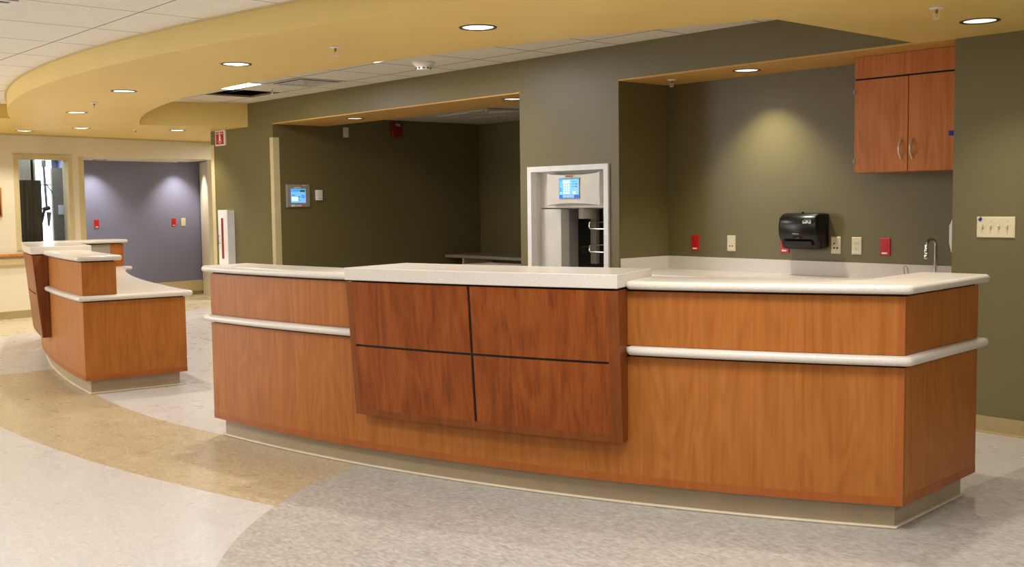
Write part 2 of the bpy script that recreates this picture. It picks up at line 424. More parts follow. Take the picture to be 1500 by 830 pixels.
# far wall, at a slight angle
FA = Vector((-15.2, 4.4)); FD = Vector((-.17, 1)).normalized(); FN = Vector((-FD.y, FD.x)); FRZ = math.atan2(FD.y, FD.x)
def fs(y): return (y-4.4)/FD.y
def FW(s, d): p = FA+FD*s+FN*d; return (p.x, p.y)
def fbox(mb, s0, s1, d0, d1, z0, z1): return mb.prism([FW(s0, d0), FW(s1, d0), FW(s1, d1), FW(s0, d1)], z0, z1)
SW0, SW1 = fs(4.655), fs(5.375)
a0, a1 = fs(5.594), fs(7.70)
f = MB(); fbox(f, fs(-6), SW0, 0, .15, 0, 2.5); fbox(f, SW1, a0, 0, .15, 0, 2.5); fbox(f, SW0, SW1, 0, .15, 0, .95); fbox(f, SW0, SW1, 0, .15, 2.13, 2.5)
fbox(f, a1, fs(10.3), 0, .15, 0, 2.5)
f.prism([FW(a0-.06, .15), FW(a0, .15), FW(a0+.36, 1.26), FW(a0+.30, 1.26)], 0, 2.2)
f.prism(ccw([FW(a1, 0), (-17.06, 8.09), (-17.12, 8.5), FW(a1+.3, .15), FW(a1+.3, 0)]), 0, 2.17)
struct('wall_far', f, 'beige_paint')
BA = Vector((-17.0, 7.6))
def BW(s, d): p = BA+FD*s+FN*d; return (p.x, p.y)
hb = fbox(MB(), a0, a1+.2, 0, 1.6, 2.17, 2.5).build('wall_far', 'beige_paint'); hb['kind'] = 'structure'; cut(hb, [BW(-1.45, -.30), BW(.02, -.30)], 2.1, 2.29)
bl = MB().prism([BW(-2.6, 0), BW(.9, 0), BW(.9, .1), BW(-2.6, .1)], 0, 2.3); struct('wall_alcove', bl, 'blue_paint')
struct('baseboard_alcove', MB().prism([BW(-2.4, -.02), BW(.49, -.02), BW(.49, 0), BW(-2.4, 0)], .06, .235), 'corner_guard')
struct('trim_6', MB().prism([BW(-2.4, -.008), BW(.49, -.008), BW(.49, 0), BW(-2.4, 0)], 0, .06), 'tan_base')
b = MB(); fbox(b, fs(-3), a0, -.008, 0, 0, .10); fbox(b, a1, fs(10), -.008, 0, 0, .10); struct('baseboard_far', b, 'tan_base')
b = MB(); fbox(b, fs(-3), fs(10), -.02, 0, 2.418, 2.44); struct('trim_7', b, 'corner_guard')
b = MB(); fbox(b, fs(5.515), a0, -.004, 0, .1, 2.165); struct('trim_8', b, 'corner_guard')
# crash rail and handrail along the far wall
hr = thing('handrail', 'beige wall crash rail with wooden handrail along the far beige wall', 'handrail', FW(fs(4.2), 0)+(0,), FRZ)
L0, L1 = fs(-3)-fs(4.2), fs(5.45)-fs(4.2)
cr = MB(); cr.loft([[(x, 0, .69), (x, -.03, .70), (x, -.045, .72), (x, -.045, .79), (x, -.03, .815), (x, 0, .82)] for x in (L0, L1)]); cr.build('crash_rail', 'corner_guard', hr)
cr = MB(); cr.loft([[(x, -.02, .825), (x, -.07, .822), (x, -.075, .835), (x, -.07, .856), (x, -.02, .858)] for x in (L0, L1)]); cr.build('rail', 'handrail_wood', hr)
for x in xs(L0+.2, L1-.2, 8): MB().box(x-.02, x+.02, -.03, 0, .81, .85).build('bracket', 'corner_guard', hr)
# observation window
def fpt(y, d=0): return FW(fs(y), d)
wn = tag(bpy.data.objects.new('window_1', None), kind='structure'); COL.objects.link(wn); wn.location = FW(SW0, 0)+(0,); wn.rotation_euler = (0, 0, FRZ)
ww = SW1-SW0
fr = MB(); z0, z1 = .90, 2.175; e = .055
fr.box(-e+.01, .02, -.015, .13, z0, z1).box(ww-.02, ww+e-.01, -.015, .13, z0, z1).box(.02, ww-.02, -.015, .13, z0, z0+.07).box(.02, ww-.02, -.015, .13, z1-.065, z1)
fr.build('window_frame', 'corner_guard', wn)
MB().box(.02, ww-.02, .06, .066, z0+.07, z1-.065).build('pane', 'glass', wn)
# room behind the window
def inroom(o): o.location = FW(SW0, 0)+(0,); o.rotation_euler = (0, 0, FRZ); return o
r = MB(); r.box(-.6, 1.22, 1.12, 1.15, 0, 2.5).box(-.65, -.6, .15, 1.15, 0, 2.5).box(-.6, 1.22, .15, 1.15, 2.4, 2.45).prism([(.87, .15), (.90, .15), (1.22, 1.15), (1.19, 1.15)], 0, 2.5)
inroom(struct('wall_patient_room', r, 'blue_paint'))
inroom(struct('window_2', MB().box(.60, 1.07, 1.10, 1.115, .3, 2.3), 'sky_glow'))
inroom(struct('trim_9', MB().box(.60, 1.07, 1.08, 1.10, 1.78, 1.81), 'white_metal'))
ct = thing('privacy_curtain', 'dark grey privacy curtain with pale mesh top seen through the observation window', 'curtain', FW(SW0+.17, .3)+(0,), FRZ)
def wavy(x0, x1, z0, z1, amp=.018):
    n = 30; mb = MB(); A = []; B = []
    for i in range(n+1):
        x = x0+(x1-x0)*i/n; y = amp*math.sin(i*1.15); A.append((x, y)); B.append((x, y+.004))
    mb.prism(A+B[::-1], z0, z1); return mb
wavy(0, .315, .3, 1.84).build('curtain_panel', 'curtain_fabric', ct, 50); wavy(0, .24, 1.84, 2.19).build('mesh_top', 'curtain_mesh', ct, 50)
MB().tube([(0, 0, 2.2), (.5, 0, 2.2)], .012).build('track', 'grey_metal', ct)
MB().box(.175, .195, -.03, .03, 1.84, 2.2).build('track_post', 'dark_cavity', ct)
bm_ = thing('lift_boom', 'chrome ceiling lift pole with hanging hand control seen through the observation window', 'lift', FW(SW0+.715, .65)+(0,), FRZ)
MB().tube([(0, 0, 2.13), (0, 0, 2.04)], .032).tube([(0, 0, 2.04), (.02, 0, 1.46)], .017).build('pole', 'grey_metal', bm_)
MB().tube([(-.03, 0, 1.44), (.06, 0, 1.46)], .03).build('bracket', 'dark_cavity', bm_); MB().tube([(-.02, 0, 1.42), (-.05, .02, 1.26)], .018).build('hand_control', 'dark_cavity', bm_)
MB().tube([(.05, 0, 1.40), (.04, 0, 1.20)], [.035, .012]).build('sling_hook', 'grey_metal', bm_)
MB().tube([(.02, 0, 1.80), (.14, .05, 1.68), (.16, .05, 1.60)], .008).build('arm', 'grey_metal', bm_)
dr = thing('door', 'half open grey door with lever plate seen through the observation window', 'door', FW(SW0+.93, .84)+(0,), FRZ)
MB().box(0, .17, 0, .04, 0, 2.03).build('door_leaf', 'grey_laminate', dr)
MB().box(.08, .16, -.01, 0, 1.36, 1.50).build('lever_plate', 'white_metal', dr)
area('patient_room_lamp', (FW(SW0+.4, .6)+(2.35,)), .4, 8, (.85, .93, 1))
pc = thing('framed_board', 'dark framed board hanging at the left edge of the far beige wall', 'picture', FW(fs(3.9), -.001)+(1.345,), FRZ)
MB().box(0, .54, -.02, 0, 0, .385).build('frame', 'handrail_wood', pc); MB().box(.02, .52, -.022, -.02, .02, .365).build('panel', 'picture_dark', pc)

# ------------------------------------------------------------------ reception counters
ZK, ZE, ZP = .115, .152, .725      # kick top, edging top, lower panel top
ZW0, ZW1 = .735, .777              # worktop slab
ZU0, ZU1 = .779, 1.035             # riser
ZT0, ZT1 = 1.046, 1.086            # transaction top
OH = .045
def lineY(p, d, y): t = (y-p[1])/d[1]; return (p[0]+d[0]*t, y)
def arc_line(C, R, p, d, sgn):     # angle on circle R (below C) where the line p+t*d crosses it
    d = Vector(d).normalized(); q = Vector(p)-Vector(C); b = q.dot(d); c = q.dot(q)-R*R; disc = math.sqrt(b*b-c)
    t = min((-b-disc, -b+disc), key=lambda t: (q+d*t).y); pt = q+d*t
    return math.degrees(math.atan2(pt.x, -pt.y))
class Counter:
    """curved reception counter: units between seam angles, a return leg at one end.
       sg=+1: return leg at the high-angle end, -1: at the low-angle end"""
    def __init__(s, C, R, aEnd, b0, b1, aRet, sg, retdir, retlen, depth, names):
        s.C, s.R, s.sg, s.depth, s.names = C, R, sg, depth, names
        s.aEnd, s.b0, s.b1, s.aRet = aEnd, b0, b1, aRet   # aEnd: plain end, b0..b1 the box, aRet the return corner
        s.corner = Vector(pol(C, R, aRet)); s.rd = Vector(retdir).normalized(); s.rn = Vector((s.rd.y, -s.rd.x))*sg  # outward normal of the return end
        s.retlen = retlen
    def ring(s, a0, a1, Ro, Ri): return ccw(arc(s.C, Ro, a0, a1)+arc(s.C, Ri, a1, a0))
    def ret_poly(s, a_start, off, thick, over=0, inner=None):
        """strip of given thickness that follows the arc from a_start and turns down the return leg; off = outward offset"""
        Ro = s.R+off; Ri = s.R-thick
        p0 = s.corner+s.rn*off                                    # a point of the outer return line
        aO = arc_line(s.C, Ro, p0, s.rd, s.sg)
        q0 = s.corner-s.rn*thick; aI = arc_line(s.C, Ri, q0, s.rd, s.sg)
        e0 = s.corner+s.rd*(s.retlen+over)
        return ccw(arc(s.C, Ro, a_start, aO)+[tuple(e0+s.rn*off), tuple(e0-s.rn*thick)]+arc(s.C, Ri, aI, a_start))
    def build(s):
        C, R, sg = s.C, s.R, s.sg; N = s.names
        inner_e = .60
        segs = [('end', s.aEnd, s.b0), ('mid', s.b0, s.b1), ('ret', s.b1, s.aRet)]
        for kind, a0, a1 in segs:
            t = thing('counter_cabinet', N[kind], 'cabinet', group='reception counter units')
            T = .12; g = .035*sg/ R*57.3*0
            if kind == 'ret':
                kick = s.ret_poly(a0, -.05, .17, -.05); body = s.ret_poly(a0, 0, T); edge = s.ret_poly(a0, .0012, .02)
                rise = s.ret_poly(a0, 0, .26); rev = s.ret_poly(a0, -.012, T, -.012); rrev = s.ret_poly(a0, -.012, .25, -.012)
                lip = s.ret_poly(a0, -.036, .10, -.036)
            else:
                ks = math.degrees(.05/R)*sg if kind == 'end' else 0
                kick = s.ring(a0+ks, a1, R-.05, R-.17); body = s.ring(a0, a1, R, R-T); edge = s.ring(a0, a1, R+.0012, R-.02)
                rise = s.ring(a0, a1, R, R-.26); rev = s.ring(a0+ks*.25, a1, R-.012, R-T); rrev = s.ring(a0+ks*.25, a1, R-.012, R-.25); lip = s.ring(a0+ks*.72, a1, R-.036, R-.10)
            MB().prism(kick, 0, ZK).build('toe_kick', 'cove_base', t, 30)
            slab(lip, 0, .013, 'base_lip', 'cove_lip', t, r=.006, corners=False)
            # seam: hairline gap between the units
            MB().prism(body, ZE, ZP).build('lower_panel', 'maple', t, 30)
            MB().prism(edge, ZK, ZE).build('panel_edging', 'maple_edge', t, 30)
            MB().prism(rev, ZP, ZW0).build('reveal', 'reveal', t, 30)
            if kind != 'mid':
                MB().prism(rise, ZU0, ZU1).build('upper_panel', 'maple', t, 30)
                MB().prism(rrev, ZU1, ZT0).build('reveal', 'reveal', t, 30)
            if kind == 'end':      # full depth end panel
                da = math.degrees(.05/R)*sg
                MB().prism(s.ring(a0, a0+da, R-T, R-s.depth+.06), ZE, ZP).build('end_panel', 'maple', t, 30)
                MB().prism(s.ring(a0-.0012*6*sg, a0+da, R-.02, R-s.depth+.06), ZK, ZE).build('panel_edging', 'maple_edge', t, 30)
                MB().prism(s.ring(a0+da, a0+da*2, R-.17, R-s.depth+.11), 0, ZK).build('toe_kick', 'cove_base', t, 30)
                slab(s.ring(a0+da*.72, a0+da*1.2, R-.10, R-s.depth+.096), 0, .013, 'base_lip', 'cove_lip', t, r=.006, corners=False)
                MB().prism(s.ring(a0+da*.25, a0+da*1.1, R-T, R-s.depth+.07), ZP, ZW0).build('reveal', 'reveal', t, 30)
            if kind == 'ret':
                # solid wood corner edging, runs up the outer corner
                c = s.corner; w_ = .03
                for za, zb in ((ZE, ZP), (ZU0, ZU1)):
                    q = c+s.rn*.001; arcpt = Vector(pol(C, R+.001, a1-math.degrees(w_/R)*sg))
                    cc = Vector(pol(C, R+.001, a1))
                    tri = [tuple(arcpt), tuple(cc+s.rn*.001), tuple(c+s.rd*w_*.6+s.rn*.0012), tuple(c+s.rd*w_*.5-s.rn*.03)]
                    MB().prism(ccw(tri), za, zb).build('corner_edging', 'maple_edge', t)
                if N.get('ret_inner'):
                    e0 = s.corner+s.rd*(s.retlen); th = .26
                    a_ = s.corner+s.rd*.30-s.rn*(th+.001); b_ = e0-s.rn*(th+.001)-s.rd*.16
                    q = [tuple(a_), tuple(b_), tuple(b_-s.rn*.004), tuple(a_-s.rn*.004)]
                    MB().prism(ccw(q), ZU0, ZU1).build('back_panel', 'grey_laminate', t)
            if kind == 'mid': s.box(t)
        # worktop: runs the whole length, its bullnose shows as a rail
        Ri = R-s.depth
        e = math.degrees(OH/R)*sg
        pO = s.corner+s.rn*OH; aO = arc_line(C, R+OH, pO, s.rd, sg); e0 = s.corner+s.rd*(s.retlen+OH)
        q0 = e0-s.rn*.40; aI = arc_line(C, Ri, s.corner-s.rn*.40, s.rd, sg)
        outer = arc(C, R+OH, s.aEnd-e, s.b0)+arc(C, R-.004, s.b0, s.b1)+arc(C, R+OH, s.b1+.02*sg, aO)
        P = outer+[tuple(e0+s.rn*OH), tuple(q0)]+arc(C, Ri, aI, s.aEnd-e)
        wt = slab(P, ZW0, ZW1, 'worktop', 'solid_surface', None); tag(wt, N['worktop'], 'worktop', 'curved worktops')
        # transaction tops
        o = slab(s.ring(s.aEnd-e, s.b0, R+OH, R-.26-OH), ZT0, ZT1, 'transaction_top', 'solid_surface', None); tag(o, N['top_end'], 'countertop', 'cream transaction tops')
        o = slab(s.ret_poly(s.b1, OH, .26+OH, OH), ZT0, ZT1, 'transaction_top', 'solid_surface', None); tag(o, N['top_ret'], 'countertop', 'cream transaction tops')
        o = slab(s.ring(s.b0, s.b1, R+.14, R-.36), 1.056, 1.122, 'transaction_top', 'solid_surface', None, square=True); tag(o, N['top_mid'], 'countertop', 'cream transaction tops')
    def box(s, t):
        C, R, sg = s.C, s.R, s.sg; b0, b1 = s.b0, s.b1
        zb, zt = .322, 1.046; Rb, Rt = R+.072, R+.130
        def Rf(z): return Rb+(Rt-Rb)*(z-zb)/(zt-zb)
        def patch(a0, a1, z0, z1, o0, o1, name, mat, par):   # curved board on the slanting front, o = offsets from the face
            mb = MB(); n = max(2, int(abs(a1-a0)/.4)+1); rings = []
            for i in range(n):
                a = a0+(a1-a0)*i/(n-1)
                r = [pol(C, Rf(z0)+o1, a)+(z0,), pol(C, Rf(z1)+o1, a)+(z1,), pol(C, Rf(z1)+o0, a)+(z1,), pol(C, Rf(z0)+o0, a)+(z0,)]
                rings.append(r)
            mb.loft(rings); return mb.build(name, mat, par, 30)
        # carcass (behind the boards)
        n = 26; rings = []; mb = MB()
        for i in range(n):
            a = b0+(b1-b0)*i/(n-1)
            rings.append([pol(C, Rb-.012, a)+(zb,), pol(C, Rt-.012, a)+(zt,), pol(C, R-.30, a)+(zt,), pol(C, R-.30, a)+(ZU0,), pol(C, R+.0015, a)+(ZU0,), pol(C, R+.0015, a)+(zb,)])
        mb.loft(rings); mb.build('box_carcass', 'cherry_edge', t, 30)
        mb = MB(); mb.prism(s.ring(b0+.1*sg, b1-.1*sg, R+.10, R-.28), zt, 1.056); mb.build('reveal', 'reveal', t, 30)
        patch(b0+.2*sg, b1-.25*sg, zb+.03, zt, -.0125, -.009, 'groove_backing', 'reveal', t)
        mid = b0+(b1-b0)*.5; gz = .703; ga = .055*sg; gh = .006; fl = .24*sg; frr = .36*sg; zf = zb+.036
        patch(b0, b0+fl, zb, zt, -.012, 0, 'box_frame', 'cherry_edge', t); patch(b1-frr, b1, zb, zt, -.012, 0, 'box_frame', 'cherry_edge', t)
        patch(b0+fl, b1-frr, zb, zf, -.012, 0, 'box_frame', 'cherry_edge', t)
        for u0, u1 in ((b0+fl, mid-ga), (mid+ga, b1-frr)):
            for v0, v1 in ((zf, gz-gh), (gz+gh, zt)):
                patch(u0, u1, v0, v1, -.012, -.0005, 'box_panel', 'cherry', t)

near = dict(end='left unit of the near curved counter, maple panels ending in a squared end', mid='middle unit of the near counter carrying the dark cherry box with cross grooves',
  ret='right unit of the near counter, maple panels wrapping around the front corner', worktop='speckled cream worktop of the near counter whose rounded edge shows as a rail',
  top_end='long cream top on the left unit of the near counter, thin with a rounded edge', top_ret='cream rounded top wrapping the right corner of the near counter',
  top_mid='thick square-edged cream top above the dark cherry box of the near counter')
Counter((-7.0, 12.0), 8.915, 3.6, 12.85, 23.05, 31.0, 1, (-.085, .996), .815, .85, near).build()
far = dict(end='near end unit of the distant left counter with a full-depth maple end panel', mid='middle unit of the distant left counter carrying its dark slanting box',
  ret='rear unit of the distant left counter with grey inner panel and wooden end block', worktop='pale curved worktop of the distant left counter, tapering to a rounded tip',
  top_end='short cream top on the near end riser of the distant left counter', top_ret='cream top over the rear return of the distant left counter',
  top_mid='thick cream top of the distant left counter standing above its dark box', ret_inner=True)
Counter((-7.1, 17.0), 14.03, -5.77, -11.45, -17.95, -23.8, -1, (-.04, 1), .80, .86, far).build()

# ------------------------------------------------------------------ niche: work counter, cabinet, faucet
t = thing('niche_counter', 'long cream work counter along the back wall of the lit niche', 'counter')
slab([(-6.205, 6.56), (-3.355, 6.56), (-3.355, 7.238), (-6.205, 7.238)], .838, .876, 'counter_top', 'solid_surface', t)
MB().box(-6.19, -3.39, 7.215, 7.238, .876, .985).build('backsplash', 'solid_surface', t)
MB().box(-6.208, -6.19, 6.63, 7.238, .876, .985).build('backsplash', 'solid_surface', t)
MB().box(-3.372, -3.354, 6.63, 7.238, .876, .985).build('backsplash', 'solid_surface', t)
MB().box(-6.2, -3.38, 6.62, 7.23, .10, .838).build('cabinet_body', 'cabinet_wood', t); MB().box(-6.2, -3.38, 6.70, 7.23, 0, .10).build('toe_kick', 'cove_base', t)
t = thing('wall_cabinet', 'maple wall cabinet with two doors hanging in the niche under the ceiling', 'cabinet', (-4.225, 7.24, 1.637))
cw = .85
MB().box(0, cw, -.31, 0, 0, .80).build('cabinet_box', 'cabinet_wood', t)
MB().rbox(0, cw, -.328, -.31, .652, .80, .002).build('filler_panel', 'cabinet_wood', t)
for i, (x0, x1) in enumerate(((.002, .404), (.41, cw-.02))):
    d = MB().rbox(x0, x1, -.33, -.31, .002, .64, .002).build('cabinet_door', 'cabinet_wood', t)
    hx = x1-.045 if i == 0 else x0+.03
    MB().tube([(hx, -.33-.034*math.sin(PI*k/10), .085+.135*k/10) for k in range(11)], .0078).build('handle', 'brushed', d, 40)
MB().box(0, cw, -.312, -.30, .638, .655).build('reveal', 'reveal', t)
MB().box(.403, .411, -.3105, -.308, 0, .642).build('reveal', 'reveal', t)
for z in (.08, .56): MB().box(-.008, .01, -.335, -.305, z-.014, z+.014).build('hinge', 'grey_metal', t)
o = MB().box(-3.530, -3.490, 6.9070, 6.9098, 1.86, 1.893).build('tape_flag', 'tape_blue'); tag(o, 'small blue tape tab on the right cabinet door in the niche', 'tape')
t = thing('faucet', 'chrome gooseneck faucet on the niche counter beside the right wall', 'faucet', (-3.685, 7.06, .876))
MB().lathe([(.0, 0), (.028, 0), (.028, .006), (.014, .016), (.012, .03), (0, .03)]).build('base', 'chrome', t, 40)
MB().tube([(0, 0, .02), (0, 0, .255)]+[(0, -.065+.065*math.cos(k*PI/10), .255+.045*math.sin(k*PI/10)) for k in range(1, 11)]+[(0, -.13, .235)], .0105, 12).build('spout', 'chrome', t, 50)
MB().lathe([(0, .170), (.011, .170), (.014, .178), (.014, .198), (.009, .206), (.014, .216), (.014, .236), (.008, .244), (0, .244)], c=(0, -.13)).build('nozzle', 'chrome', t, 40)
t = thing('wire_loop', 'small bent wire loop standing on the niche counter left of the faucet', 'wire', (-3.86, 7.02, .876))
MB().tube([(-.02, 0, .0), (-.03, 0, .06), (-.036, 0, .10), (-.022, 0, .115), (-.008, 0, .10), (.0, 0, .06), (.02, 0, 0)], .003, 6).build('wire', 'bronze', t, 50)

# towel dispenser, profile extruded along x with rounded ends
t = thing('towel_dispenser', 'glossy black paper towel dispenser on the niche wall above the backsplash', 'dispenser', (-4.97, 7.24, 1.078))
prof = [(0, .01), (-.09, 0), (-.125, .012), (-.135, .05), (-.16, .075), (-.178, .12), (-.18, .19), (-.165, .24), (-.125, .268), (-.07, .274), (0, .27)]
rings = []
for x, k in ((0, .86), (.008, .95), (.022, 1), (.318, 1), (.332, .95), (.34, .86)):
    rings.append([(x, y*k, .137+(z-.137)*(1-(1-k)*.6)) for y, z in prof])
MB().loft(rings).build('cover', 'glossy_black', t, 50)
MB().box(.04, .30, -.170, -.12, .035, .062).build('towel_slot', 'black', t)
MB().box(.165, .175, -.10, -.08, .27, .283).build('lock', 'black', t)
mb = MB(); mb.loft([[(.17+.045*math.cos(a), y, .086+.008*math.sin(a)) for a in [2*PI*k/20 for k in range(20)]] for y in (-.174, -.16)]); mb.build('sensor', 'black', t)
MB().box(.178, .186, -.1755, -.17, .083, .089).build('sensor_light', 'red_led', t)
text_part('SofPull', .028, 'white_ink', t, (.265, -.1815, .205), bold=.0008); text_part('Georgia-Pacific', .010, 'white_ink', t, (.272, -.1812, .222))
text_part('Mechanical', .012, 'white_ink', t, (.165, -.1795, .118)); 
# wall plates -------------------------------------------------------
def plate(name, label, cat, loc, rz, mat, kind, group=None, w=.082, h=.128):
    t = thing(name, label, cat, loc, rz, group or 'outlets and wall plates')
    MB().rbox(-w/2, w/2, -.008, 0, -h/2, h/2, .004).build('cover_plate', mat, t)
    if kind in ('duplex', 'red'):
        f = MB().box(-.018, .018, -.0095, -.008, -.038, .038).build('receptacle', mat, t)
        sl = MB()
        for z in (.018, -.020):
            sl.box(-.011, -.008, -.0102, -.0095, z, z+.010).box(.007, .010, -.0102, -.0095, z, z+.009).box(-.003, .003, -.0102, -.0095, z-.011, z-.005)
        sl.build('slots', 'slot' if kind == 'duplex' else 'dark_red', f)
        MB().box(-.024, .020, -.0105, -.008, -.052, -.040).build('sticker', 'white_plastic', t)
    if kind == 'jack2':
        for x in (-.013, .012): MB().box(x-.005, x+.005, -.0095, -.008, -.026, -.016).build('jack', 'slot', t)
        MB().box(-.018, .020, -.0088, -.008, -.048, -.040).build('sticker', 'white_plastic', t)
    if kind == 'jack3':
        for x, z in ((-.013, .012), (-.013, -.020), (.014, -.020)): MB().box(x-.006, x+.006, -.0095, -.008, z-.006, z+.006).build('jack', 'slot', t)
    if kind == 'hole':
        MB().box(.006, .014, -.0095, -.008, -.02, -.012).build('jack', 'slot', t)
    return t
yb = 7.24
plate('wall_outlet', 'red wall outlet at the left end of the niche wall, nearest the corner', 'outlet', (-5.911, yb, 1.10), 0, 'red_plastic', 'red')
plate('data_plate', 'ivory plate with two small jacks right of the leftmost niche red outlet', 'data jack', (-5.537, yb, 1.104), 0, 'ivory', 'jack2')
plate('wall_outlet', 'red wall outlet half hidden behind the black towel dispenser', 'outlet', (-5.02, yb, 1.104), 0, 'red_plastic', 'red')
plate('data_plate', 'ivory plate with three square jacks just right of the towel dispenser', 'data jack', (-4.566, yb, 1.109), 0, 'ivory', 'jack3')
plate('wall_outlet', 'ivory duplex outlet on the niche wall between jack plate and red outlet', 'outlet', (-4.392, yb, 1.108), 0, 'ivory', 'duplex')
plate('wall_outlet', 'red wall outlet at the right of the niche, nearest the faucet', 'outlet', (-4.162, yb, 1.106), 0, 'red_plastic', 'red')
p = BW(-1.37, -.001); plate('wall_outlet', 'red wall outlet at the left on the distant blue alcove wall', 'outlet', p+(1.205,), FRZ, 'red_plastic', 'red')
p = BW(-.012, -.001); plate('wall_outlet', 'red wall outlet on the blue alcove wall beside the ivory plate', 'outlet', p+(1.20,), FRZ, 'red_plastic', 'red')
p = BW(.168, -.001); plate('data_plate', 'ivory wall plate at the right on the distant blue alcove wall', 'data jack', p+(1.202,), FRZ, 'ivory', 'hole')
plate('wall_plate', 'small ivory blank plate high on the dark green side wall', 'plate', (-11.93, 7.66, 2.372), PI/2, 'ivory', 'hole')
# switch plate, four toggles
t = thing('light_switch', 'ivory four-gang light switch plate on the green wall at far right', 'switch', (-3.071, YW, 1.273))
MB().rbox(-.118, .118, -.008, 0, -.064, .064, .004).build('cover_plate', 'ivory', t)
for k in range(4):
    x = -.078+k*.0505
    MB().box(x-.005, x+.005, -.0088, -.008, -.013, .013).build('toggle_slot', 'putty_dark', t)
    MB().loft([[(x-.0045, -.008, -.008), (x+.0045, -.008, -.008), (x+.0045, -.008, .008), (x-.0045, -.008, .008)], [(x-.004, -.024, .006), (x+.004, -.024, .006), (x+.004, -.022, .014), (x-.004, -.022, .014)]]).build('toggle', 'ivory', t)
    for z in (-.035, .035): MB().lathe([(0, 0), (.003, 0)], 8).build('screw', 'slot', t) if False else MB().box(x-.002, x+.002, -.0086, -.008, z-.002, z+.002).build('screw', 'putty_dark', t)
o = MB().prism([(-.017, 0), (0, .020), (.010, .004), (0, -.010)], 0, .001).build('tape_flag', 'tape_blue'); o.location = (-3.163, YW-.0095, 1.318); o.rotation_euler = (PI/2, 0, 0); tag(o, 'blue tape arrow stuck on the corner of the four-gang switch plate', 'tape')
# soap dispenser on niche side wall
t = thing('soap_dispenser', 'white soap dispenser on the niche side wall above the faucet', 'dispenser', (-3.35, 6.86, 1.075), -PI/2)
prof = [(0, 0), (-.06, .0), (-.10, .03), (-.115, .09), (-.115, .20), (-.09, .255), (0, .265)]
MB().loft([[(x, y*k, .13+(z-.13)*k) for y, z in prof] for x, k in ((-.06, .88), (-.05, 1), (.05, 1), (.06, .88))]).build('housing', 'white_plastic', t, 50)
MB().box(-.035, .035, -.118, -.10, .15, .225).build('window', 'picture_dark', t); MB().box(-.03, .03, -.125, -.11, .125, .145).build('push_bar', 'chrome', t)

# ------------------------------------------------------------------ dispensing machine in the column
t = thing('dispensing_machine', 'putty coloured dispensing machine with blue touch screen set into the green column', 'dispensing machine', (-6.816, YW, 0))
fw = .5; ft = 1.772
MB().box(-fw, -fw+.05, -.02, .05, 0, ft).box(fw-.052, fw, -.02, .05, 0, ft).box(-fw+.05, fw-.052, -.02, .05, ft-.046, ft).build('surround', 'white_metal', t)
MB().box(-fw+.05, -fw+.055, .05, .6, 0, ft-.046).box(fw-.057, fw-.052, .05, .6, 0, ft-.046).box(-fw+.05, fw-.052, .05, .6, ft-.05, ft-.046).build('liner', 'putty', t)
MB().box(-.445, .445, .10, .14, 1.405, 1.722).build('fascia', 'putty', t)
MB().rbox(-.445, -.18, .09, .19, 0, 1.395, .003).build('lower_door', 'putty', t)
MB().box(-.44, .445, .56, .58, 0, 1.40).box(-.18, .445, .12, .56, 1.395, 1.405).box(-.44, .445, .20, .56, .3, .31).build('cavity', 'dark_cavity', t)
MB().box(-.44, .445, .553, .56, 1.08, 1.085).build('cavity_seam', 'black', t)
# console head with pillowed front
hd = MB(); NX = 24
x0, x1, zA, zB = -.255, .385, 1.424, 1.708
rings = []
for i in range(NX+1):
    u = i/NX; x = x0+(x1-x0)*u; bow = math.sin(PI*u)**.6; yF = .0-.012*bow; yB = .10
    dz = .022*bow
    rings.append([(x, yB, zA), (x, yF, zA+dz), (x, yF-.006, (zA+zB)/2), (x, yF, zB-dz), (x, yB, zB)])
head = hd.loft(rings).build('console_head', 'putty', t, 30)
MB().box(-.085, .165, -.021, -.010, 1.485, 1.663).build('screen_bezel', 'putty_dark', t)
sc = MB().box(-.078, .158, -.0225, -.020, 1.490, 1.658).build('screen', 'screen_mid', t)
sx, sz = -.078, 1.490
def sb(x, z, w_, h_, mat, nm='screen_area'): MB().box(sx+x, sx+x+w_, -.0235, -.0225, sz+z, sz+z+h_).build(nm, mat, sc)
sb(0, 0, .034, .168, 'screen_blue'); sb(0, 0, .236, .028, 'screen_deep'); sb(.04, .003, .14, .023, 'screen_light', 'screen_button')
sb(.034, .158, .2, .010, 'screen_teal')
sb(.006, .09, .026, .056, 'screen_light', 'screen_button'); sb(.006, .032, .026, .022, 'screen_light', 'screen_button'); sb(.044, .125, .082, .028, 'screen_light', 'screen_button')
for r in range(4):
    for c in range(3):
        if r == 0 and c > 0: continue
        sb(.050+c*.028, .036+r*.022, .018, .015, 'screen_light', 'screen_button')
sb(.078, .036, .046, .015, 'screen_light', 'screen_button')
for r in range(3): sb(.152, .094+r*.021, .066 if r > 1 else .04, .010, 'screen_teal', 'screen_button')
sb(.196, .094, .022, .010, 'screen_deep', 'screen_button'); sb(.196, .115, .022, .010, 'screen_deep', 'screen_button'); sb(.168, .034, .03, .022, 'screen_light', 'screen_button')
text_part('swisslog', .028, 'red_ink', t, (.035, -.0195, 1.680), bold=.0006)
for xx in (-.20, .285): 
    MB().box(xx-.028, xx+.028, -.0105, -.008, 1.515, 1.625).build('speaker_panel', 'putty', t)
MB().box(-.262, -.254, .095, .10, 1.56, 1.568).build('screw', 'slot', t)
MB().tube([(.05, .20, 1.40), (.05, .20, 1.31)], .085, 24).build('nozzle', 'putty_dark', t, 40)
MB().box(-.12, -.05, .40, .44, .9, 1.40).build('conduit', 'putty_dark', t)
